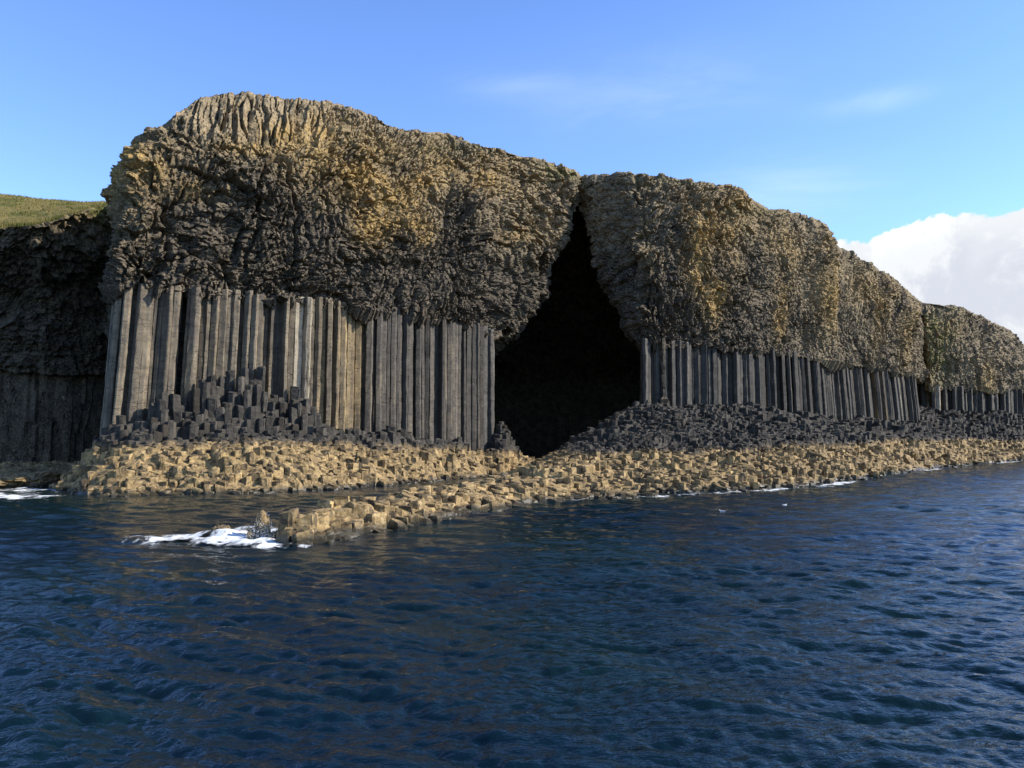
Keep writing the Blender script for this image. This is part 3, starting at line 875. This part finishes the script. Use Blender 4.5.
# stumps and blocks: the 300 largest in view of each kind singly, the rest as one mass
def col_below(px):
    return min(cols, key=lambda c: abs(c['px'] - px) + (0 if c['hits'] > 25 else 6))
rest = []
for kind, name, group in (('stump', 'column_stump', 'broken column stumps at the foot of the colonnades'), ('block', 'ochre_rock', 'ochre column ends along the waterline')):
    lst = sorted([it for it in ITEMS if it['kind'] == kind], key=lambda it: -it['hits'])
    solo = [it for it in lst[:295] if it['hits'] >= 3]
    rest += [it for it in lst if it not in solo] if False else lst[len(solo):]
    by = {}
    for it in solo:
        c = col_below(it['px'])
        ledge = kind == 'block' and it['loc'][1] < 64 and it['loc'][0] < 3 and not (it['loc'][1] > 56 and it['px'] < 330)
        by.setdefault((c['desc'], ledge), []).append(it)
    for (desc, ledge), v_ in by.items():
        v_.sort(key=lambda it: it['v'])
        for i, it in enumerate(v_):
            o = item_obj(it, name, M_SHORE)
            if kind == 'stump': lab = f'dark broken stump, {ordw(i + 1)} down below {desc}'
            elif ledge: lab = f'ochre ledge block, {ordw(i + 1)} down below {desc}'
            else: lab = f'ochre shore block, {ordw(i + 1)} down below {desc}'
            tag(o, lab, 'rock', group)
bv, bf, bt = [], [], []
for it in rest:
    b = len(bv); lx, ly, lz = it['loc']
    bv += [(a + lx, b_ + ly, c + lz) for a, b_, c in it['V']]; bt += [it['tone']] * len(it['V'])
    bf += [tuple(b + k for k in f) for f in it['F']]
me = bpy.data.meshes.new('rock_rubble'); me.from_pydata(bv, [], bf); me.update()
at = me.attributes.new('tone', 'FLOAT', 'POINT'); at.data.foreach_set('value', np.array(bt, dtype=np.float32))
tag(link('rock_rubble', me, M_SHORE), 'countless small broken basalt column ends covering the shore below the cliffs', 'rubble', kind='stuff')

# ground under the blocks
def shore_sheet(x0, x1, y0, y1, res):
    x = np.arange(x0, x1, res); y = np.arange(y0, y1, res)
    X, Y = np.meshgrid(x, y)
    g = ground(X, Y)
    c1, _ = chips(X, Y, 1.4, 1.4, 61, 0.8, 0.4); c2, _ = chips(X, Y, 0.6, 0.6, 63, 0.8, 0.3)
    st_ = ledges(X, Y)
    st_ = np.where((Y < 60) & (X < 4), st_ * 0.5 + 0.32, st_)
    Z = g + st_ - 0.14 + 0.14 * c1 + 0.12 * c2 - 0.5 * np.clip((g - 4.5) / 1.5, 0, 1)
    keep = (g > -2.2)
    keep = keep[:-1, :-1] & keep[1:, 1:]
    return np.stack([X, Y, Z], axis=-1), keep
Vs, kp = shore_sheet(-70, 175, 26, 225, 0.26)
o = link('rocky_shore', grid_mesh('rocky_shore', Vs, kp), M_SHORE)
tag(o, 'stepped rocky shore of basalt, ochre below and black above, along the foot of the cliffs', 'shore', kind='structure')

# ------------------------------------------------------------------ loose rocks off the ledge and in the inlet
def boulder(name, px, v, Y, size, seed, label, cat='rock', box=0.55):
    x, y = plan(px, Y, 0.3)
    import bmesh
    bm = bmesh.new(); bmesh.ops.create_icosphere(bm, subdivisions=5, radius=1.0)
    co_ = np.array([w.co[:] for w in bm.verts])
    th = np.arctan2(co_[:, 1], co_[:, 0]); 
    d1, _ = chips(th * 1.6 + 5, co_[:, 2] * 1.6, 0.8, 0.8, seed, 1.0, 0.3)
    d2, _ = chips(th * 1.6 + 5, co_[:, 2] * 1.6, 0.3, 0.3, seed + 3, 1.0, 0.3)
    r = 1 + 0.25 * d1 + 0.1 * d2
    sq = np.sign(co_) * np.abs(co_) ** box
    for w, q, k in zip(bm.verts, sq, r): w.co = (q[0] * k * size[0], q[1] * k * size[1], q[2] * k * size[2])
    me = bpy.data.meshes.new(name); bm.to_mesh(me); bm.free()
    o = link(name, me, M_SHORE, loc=(x, y, 0.0))
    o.rotation_euler = (random.uniform(-.1, .1), random.uniform(-.1, .1), random.uniform(0, 6))
    return tag(o, label, cat)
boulder('rock', 221, 530, 33.6, (0.36, 0.3, 0.42), 11, 'small low ochre rock alone in white foam, farthest off the ledge tip')
boulder('rock', 263, 522, 32.6, (0.27, 0.26, 0.92), 12, 'upright ochre rock finger standing in the spray off the ledge tip')
boulder('rock', 254, 529, 32.3, (0.26, 0.24, 0.32), 13, 'low rock stub touching the upright finger in the spray')
boulder('rock', 279, 530, 32.2, (0.3, 0.3, 0.36), 14, 'small rounded rock awash between the upright finger and the ledge tip')
boulder('boulder', 24, 484, 70.0, (3.2, 2.4, 1.0), 15, 'smooth ochre boulder ringed by surf at the mouth of the shaded inlet', 'boulder')

# ------------------------------------------------------------------ sea
WV = []
wr = random.Random(5)
for k in range(64):
    lam = 0.28 * (14 ** (k / 63.0)) * wr.uniform(0.9, 1.1)
    ang = math.radians(248) + wr.gauss(0, 0.55)
    WV.append((lam, ang, wr.uniform(0, 6.283), 0.0068 * lam ** 0.5))
def waves(x, y, res=None):
    h = np.zeros_like(x); dx = np.zeros_like(x); dy = np.zeros_like(x)
    gust = 0.75 + 0.5 * np.clip(fbm(x / 22, y / 14, 77, 3) + 0.4, 0, 1.3)
    for lam, ang, ph, a in WV:
        k = 2 * math.pi / lam
        c, s = math.cos(ang), math.sin(ang)
        t = k * (x * c + y * s) + ph + 0.8 * np.sin(0.13 * x * s - 0.11 * y * c + ph)
        w = a if res is None else a * np.clip(lam / res / 2.6 - 1, 0, 1)
        h += w * np.sin(t); dx += w * c * np.cos(t); dy += w * s * np.cos(t)
    return h * gust, dx * gust, dy * gust
th = np.concatenate([np.linspace(-180, -42, 60)[:-1], np.linspace(-42, 42, 1150), np.linspace(42, 180, 60)[1:]])
rr = np.concatenate([[0.3, 1.5, 3.0, 4.5], 6.0 * np.exp(np.arange(0, 1080) * 0.00382), [480, 640, 900, 1400, 2400, 4500, 9000]])
TH, RR = np.meshgrid(np.radians(th), rr)
Xs, Ys = RR * np.sin(TH), RR * np.cos(TH)
res = RR * 0.0040
hh, dx, dy = waves(Xs, Ys, res)
fade = np.clip(1 - (RR - 250) / 150, 0, 1)
Vw = np.stack([Xs - 0.8 * dx * fade, Ys - 0.8 * dy * fade, hh * fade], axis=-1)
o = link('sea', grid_mesh('sea', Vw, smooth=True), M_SEA)
tag(o, 'dark blue rippled sea reaching round the island to the horizon', 'sea', kind='structure')

# ------------------------------------------------------------------ foam
def foam_patch(x0, x1, y0, y1, res, weight, label, lift=0.0, seed=1):
    x = np.arange(x0, x1, res); y = np.arange(y0, y1, res)
    X, Y = np.meshgrid(x, y)
    h, dx, dy = waves(X, Y, np.hypot(X, Y) * 0.0040)
    nz = fbm(X / 1.1, Y / 1.7, seed, 4, 0.6)
    W = weight(X, Y)
    f = W * (0.85 + 0.75 * nz) - 0.06
    Z = h + 0.02 + lift * np.clip(W - 0.35, 0, 1) * np.clip(0.6 + 0.9 * fbm(X / 1.3, Y / 1.3, seed + 3, 2), 0, 2)
    kp = f > 0
    kp = kp[:-1, :-1] & kp[1:, 1:]
    if kp.sum() < 4: return
    o = link('foam', grid_mesh('foam', np.stack([X, Y, Z], axis=-1), kp, {'dens': np.clip(f * 0.8 + 0.05, 0, 0.95)}, smooth=True), M_FOAM)
    return tag(o, label, 'foam', kind='stuff')
def wblobs(lst):
    def f(X, Y):
        px, v = proj(X, Y, 0 * X)
        return blobs(px, v, lst)
    return f
foam_patch(-19, -7.5, 27.5, 37, 0.05, wblobs([(258, 535, 28, 8, 1.2), (235, 540, 28, 7, .9), (205, 538, 30, 6, .75), (170, 540, 34, 5, .65), (265, 546, 26, 5, .6), (300, 547, 36, 3, .6), (140, 542, 30, 4, .6), (340, 540, 30, 2.5, .5)]), 'white breaking wash around the tip of the low ledge', 0.22, 4)
foam_patch(-62, -32, 52, 80, 0.12, wblobs([(0, 497, 40, 4, 1.1), (25, 490, 30, 2.5, .9), (60, 489, 10, 4, .7), (60, 497, 40, 2, .55), (100, 497, 20, 1.5, .4)]), 'white surf washing round the boulder at the shaded inlet', 0.12, 5)
xsR = np.array([G(*p) for p in SHORE_R[6:]])
def near_shore(X, Y):
    px, v = proj(X, Y, 0 * X)
    vs = np.interp(px, [p[0] for p in SHORE_R], [p[1] for p in SHORE_R])
    patch = blobs(px, v, [(577, 499, 14, 5, 1.0), (655, 497, 24, 3, .7), (610, 498, 20, 3, .35), (730, 492, 30, 3, .65), (775, 490, 20, 3, .7), (840, 485, 26, 4, 1.1), (930, 470, 30, 3, .7), (1000, 462, 30, 2, .7), (450, 519, 30, 3, .35), (350, 538, 40, 3, .3), (690, 495, 15, 3, .5)])
    return patch * np.exp(-((v - vs - 0.4) / np.where(np.abs(px - 840) < 30, 2.0, 1.4)) ** 2) * 1.25
foam_patch(-9, 100, 27, 170, 0.12, near_shore, 'thin white line of foam along the foot of the ochre shore', 0.06, 6)

# spray thrown up by the wave at the ledge tip
sv, sf = [], []
for k in range(900):
    a = abs(random.gauss(0, 0.5))
    px = 262 + random.gauss(0, 9); Y = 32.2 + random.gauss(0, 0.3)
    x, y = plan(px, Y, 0.5); z = 0.12 + abs(random.gauss(0, 0.42)) * math.exp(-((px - 264) / 16) ** 2)
    s = random.uniform(0.004, 0.013); b = len(sv)
    sv += [(x + s, y, z), (x - s, y, z), (x, y + s, z), (x, y - s, z), (x, y, z + s), (x, y, z - s)]
    sf += [(b + i, b + j, b + k2) for i, j, k2 in ((0, 2, 4), (2, 1, 4), (1, 3, 4), (3, 0, 4), (2, 0, 5), (1, 2, 5), (3, 1, 5), (0, 3, 5))]
me = bpy.data.meshes.new('spray'); me.from_pydata(sv, [], sf)
tag(link('spray', me, M_SPRAY), 'spray droplets leaping round the upright rock finger', 'spray', kind='stuff')

# ------------------------------------------------------------------ floating gulls
M_GULL = mat_plain('white_plumage', (0.75, 0.75, 0.74)); M_WING = mat_plain('grey_plumage', (0.38, 0.40, 0.43)); M_BEAK = mat_plain('yellow_beak', (0.6, 0.42, 0.08))
def gull(px, v, rz, label):
    x, y = G(px, v)
    z = float(waves(np.array([x]), np.array([y]), np.array([math.hypot(x, y) * .0040]))[0][0])
    spine = [(-.27, .10, .012), (-.20, .085, .045), (-.10, .06, .085), (0.0, .05, .10), (.09, .06, .092), (.14, .10, .06), (.165, .15, .042), (.185, .19, .045), (.21, .205, .04), (.235, .20, .022), (.245, .197, .010)]
    V, Fc = [], []
    for i, (a, c, r) in enumerate(spine):
        for k in range(12):
            t = k / 12 * 2 * math.pi
            V.append((a + (0.3 * r * math.sin(t) if 4 < i < 8 else 0), r * math.cos(t), c + r * math.sin(t) * 0.9))
    for i in range(len(spine) - 1):
        for k in range(12):
            Fc.append((i * 12 + k, i * 12 + (k + 1) % 12, i * 12 + 12 + (k + 1) % 12, i * 12 + 12 + k))
    Fc.append(tuple(range(12))[::-1]); Fc.append(tuple(range(len(V) - 12, len(V))))
    me = bpy.data.meshes.new('seabird'); me.from_pydata(V, [], Fc)
    for p_ in me.polygons: p_.use_smooth = True
    o = link('seabird', me, M_GULL, loc=(x, y, z - 0.03)); o.rotation_euler.z = rz
    o.scale = (0.65, 0.65, 0.65)
    tag(o, label, 'bird', 'white seabirds floating off the shore')
    for s in (-1, 1):                                               # folded wings
        pts = []
        for i, (a, c, r) in enumerate([(-.33, .12, .01), (-.2, .10, .05), (-.08, .085, .085), (.03, .08, .098), (.09, .085, .07)]):
            for k in range(5):
                t = math.radians(-25 + k * 25)
                pts.append((a, s * (r + .012) * math.cos(t), c + (r + .012) * math.sin(t) * 0.9))
        fs = [(i * 5 + k, i * 5 + k + 1, i * 5 + k + 6, i * 5 + k + 5) for i in range(4) for k in range(4)]
        mw = bpy.data.meshes.new('wing'); mw.from_pydata(pts, [], fs)
        w = link('wing', mw, M_WING, o)
        so = w.modifiers.new('thick', 'SOLIDIFY'); so.thickness = 0.01
    bk = bpy.data.meshes.new('beak')
    bk.from_pydata([(.24, .010, .205), (.24, -.010, .205), (.24, 0, .188), (.295, 0, .192)], [], [(0, 1, 3), (1, 2, 3), (2, 0, 3), (0, 2, 1)])
    link('beak', bk, M_BEAK, o)
gull(722, 511.5, 2.6, 'small white seabird floating nearest the ochre shore, with grey wings')
gull(785, 505.5, 0.4, 'white seabird floating farther out beyond the other bird')

# ------------------------------------------------------------------ grassy slope above the shaded cliff
pxs = np.linspace(-420, 150, 240)
rim_v = np.interp(pxs, [-420, -100, 0, 40, 78, 103, 150], [240, 228, 228, 225, 213, 207, 205])
rim_Y = np.interp(pxs, [-420, -220, -100, -40, 0, 40, 78, 103, 150], [124, 103, 94, 90, 89, 89.5, 91.5, 94.5, 97])
crest_v = np.interp(pxs, [-420, -60, 0, 45, 80, 105, 150], [186, 195, 200, 206, 212, 214, 216])
V = np.zeros((60, 240, 3))
for j in range(60):
    t = j / 59.0
    for i in range(240):
        a = np.array(P(pxs[i], rim_v[i], rim_Y[i] + 0.6)); a[2] -= 0.15
        if t <= 0.75:
            s = t / 0.75
            b = np.array(P(pxs[i], crest_v[i], rim_Y[i] + 48))
            b2 = np.array(P(pxs[i], crest_v[i], rim_Y[i] + 48))
            V[j, i] = a + (b - a) * s
            V[j, i, 2] = a[2] + (b[2] - a[2]) * (1 - (1 - s) ** 1.35)
        else:
            s = (t - 0.75) / 0.25
            b = np.array(P(pxs[i], crest_v[i], rim_Y[i] + 48))
            V[j, i] = b + np.array((-20 * s, 60 * s, -8 * s * s))
V[..., 2] += 0.25 * fbm(V[..., 0] / 4, V[..., 1] / 4, 44, 4) * np.linspace(0.3, 1, 60)[:, None]
o = link('grassy_hill', grid_mesh('grassy_hill', V, smooth=True), M_TURF)
tag(o, 'sunlit green and straw coloured grass slope above the shaded cliff', 'hill', kind='structure')
gv, gf = [], []
for k in range(6400):
    j = random.uniform(0, 44) if k < 5200 else random.uniform(0, 1.6); i = random.uniform(120, 232); j0, i0 = int(j), int(i)
    p_ = V[j0, i0] * (1 - (j - j0)) + V[j0 + 1, i0] * (j - j0)
    p_ = p_ + (V[j0, i0 + 1] - V[j0, i0]) * (i - i0)
    for b_ in range(4):
        a = random.uniform(0, 6.28); w = random.uniform(0.03, 0.06); hgt = random.uniform(0.12, 0.38) * (1 if k < 5200 else 1.8)
        x, y, z = p_ + np.array((random.uniform(-.2, .2), random.uniform(-.2, .2), -0.04)); b = len(gv)
        gv += [(x - w * math.cos(a), y - w * math.sin(a), z), (x + w * math.cos(a), y + w * math.sin(a), z), (x + random.uniform(-.12, .12), y + random.uniform(-.12, .12), z + hgt)]
        gf.append((b, b + 1, b + 2))
me = bpy.data.meshes.new('grass'); me.from_pydata(gv, [], gf)
tag(link('grass', me, M_TURF), 'short tufts of grass over the sunlit slope and along its rim', 'grass', kind='stuff')

# ------------------------------------------------------------------ light and sky
SUN_AZ, SUN_EL = math.radians(96.0), math.radians(34.0)    # azimuth clockwise from +Y
sd = Vector((math.sin(SUN_AZ) * math.cos(SUN_EL), math.cos(SUN_AZ) * math.cos(SUN_EL), math.sin(SUN_EL)))
sun = bpy.data.lights.new('sun', 'SUN'); sun.energy = 5.0; sun.angle = math.radians(0.5); sun.color = (1.0, 0.93, 0.82)
so = bpy.data.objects.new('sun', sun); COL.objects.link(so)
so.rotation_euler = sd.to_track_quat('Z', 'Y').to_euler(); so.location = (60, -40, 80)

world = bpy.data.worlds.new('World'); scene.world = world; world.use_nodes = True
wt = world.node_tree; wn, wl = wt.nodes, wt.links
bg = wn['Background']; bg.inputs['Strength'].default_value = 0.15
sky = wn.new('ShaderNodeTexSky'); sky.sky_type = 'NISHITA'; sky.sun_disc = False
sky.sun_elevation = SUN_EL; sky.sun_rotation = SUN_AZ
sky.air_density = 1.0; sky.dust_density = 0.15; sky.ozone_density = 4.0; sky.altitude = 0
class W(N):
    def __init__(s): s.t = wt; s.n = wn; s.l = wl
w = W()
tc = wn.new('ShaderNodeTexCoord').outputs['Generated']
sp = wn.new('ShaderNodeSeparateXYZ'); wl.new(tc, sp.inputs[0])
az = w.math('MULTIPLY', w.math('ARCTAN2', sp.outputs[0], sp.outputs[1]), 57.2958)
el = w.math('MULTIPLY', w.math('ARCSINE', sp.outputs[2]), 57.2958)
ea = w.math('DIVIDE', w.math('SUBTRACT', az, 40.5), 22.8); eb = w.math('DIVIDE', w.math('SUBTRACT', el, 4.0), 10.0)
e = w.math('ADD', w.math('POWER', w.math('ABSOLUTE', ea), 4.0), w.math('POWER', w.math('ABSOLUTE', eb), 4.0))
nz1 = w.noise(tc, 7.0, 9, 0.6, 0.3)
den = w.math('ADD', w.math('SUBTRACT', 1.0, e), w.math('MULTIPLY', w.math('SUBTRACT', nz1, 0.5), 2.4))
mask = w.rng(den, 0.0, 0.10)
# billows: lit from the sun's side, greyer in their hollows and low down
off = wn.new('ShaderNodeVectorMath'); off.operation = 'ADD'; wl.new(tc, off.inputs[0]); off.inputs[1].default_value = (-0.022, -0.01, 0.022)
nz2 = w.noise(off.outputs[0], 7.0, 9, 0.6, 0.3)
lit = w.rng(w.math('SUBTRACT', nz1, nz2), -0.06, 0.07)
edge = w.rng(den, 0.15, 0.75, 1.0, 0.0)
bright = w.math('ADD', w.math('MULTIPLY', lit, 0.5), w.math('MULTIPLY', edge, 0.4), clamp=True)
ccol = w.mix(bright, (3.15, 3.32, 3.72), (5.0, 5.1, 5.0))
# thin high wisps
wis = w.noise(w.scale(tc, (2.2, 2.2, 9.0)), 2.6, 6, 0.6, 0.6)
def spot(a, b, sa, sb, k):
    x = w.math('DIVIDE', w.math('SUBTRACT', az, a), sa); y = w.math('DIVIDE', w.math('SUBTRACT', el, b), sb)
    g = w.math('EXPONENT', w.math('MULTIPLY', w.math('ADD', w.math('MULTIPLY', x, x), w.math('MULTIPLY', y, y)), -1.0))
    return w.math('MULTIPLY', g, k)
wm = w.math('ADD', spot(18.5, 16.5, 6.0, 2.0, 1.0), w.math('ADD', spot(10.0, 23.5, 9.0, 2.5, 0.55), w.math('ADD', spot(25, 21.5, 3.0, 0.7, 0.7), spot(0, 24.5, 4, 0.8, 0.4))))
wmask = w.math('MULTIPLY', wm, w.rng(wis, 0.36, 0.68, 0.12, 0.32), clamp=True)
hs = wn.new('ShaderNodeHueSaturation'); hs.inputs['Hue'].default_value = 0.512; hs.inputs['Saturation'].default_value = 1.12; hs.inputs['Value'].default_value = 1.36; wl.new(sky.outputs[0], hs.inputs['Color'])
zen = wn.new('ShaderNodeVectorMath'); zen.operation = 'SCALE'; wl.new(hs.outputs[0], zen.inputs[0]); wl.new(w.rng(el, 27.0, 50.0, 1.0, 0.42), zen.inputs['Scale'])
c = w.mix(wmask, zen.outputs[0], (4.2, 5.0, 5.6))
c = w.mix(mask, c, ccol)
wl.new(c, bg.inputs['Color'])

vs = scene.view_settings
scene.display_settings.display_device = 'sRGB'
vs.view_transform = 'Standard'; vs.look = 'None'; vs.gamma = 1.0; vs.use_curve_mapping = False; vs.exposure = 0.62
scene.cycles.max_bounces = 6; scene.cycles.diffuse_bounces = 2; scene.cycles.glossy_bounces = 3
scene.cycles.caustics_reflective = False; scene.cycles.caustics_refractive = False
scene.cycles.use_denoising = True
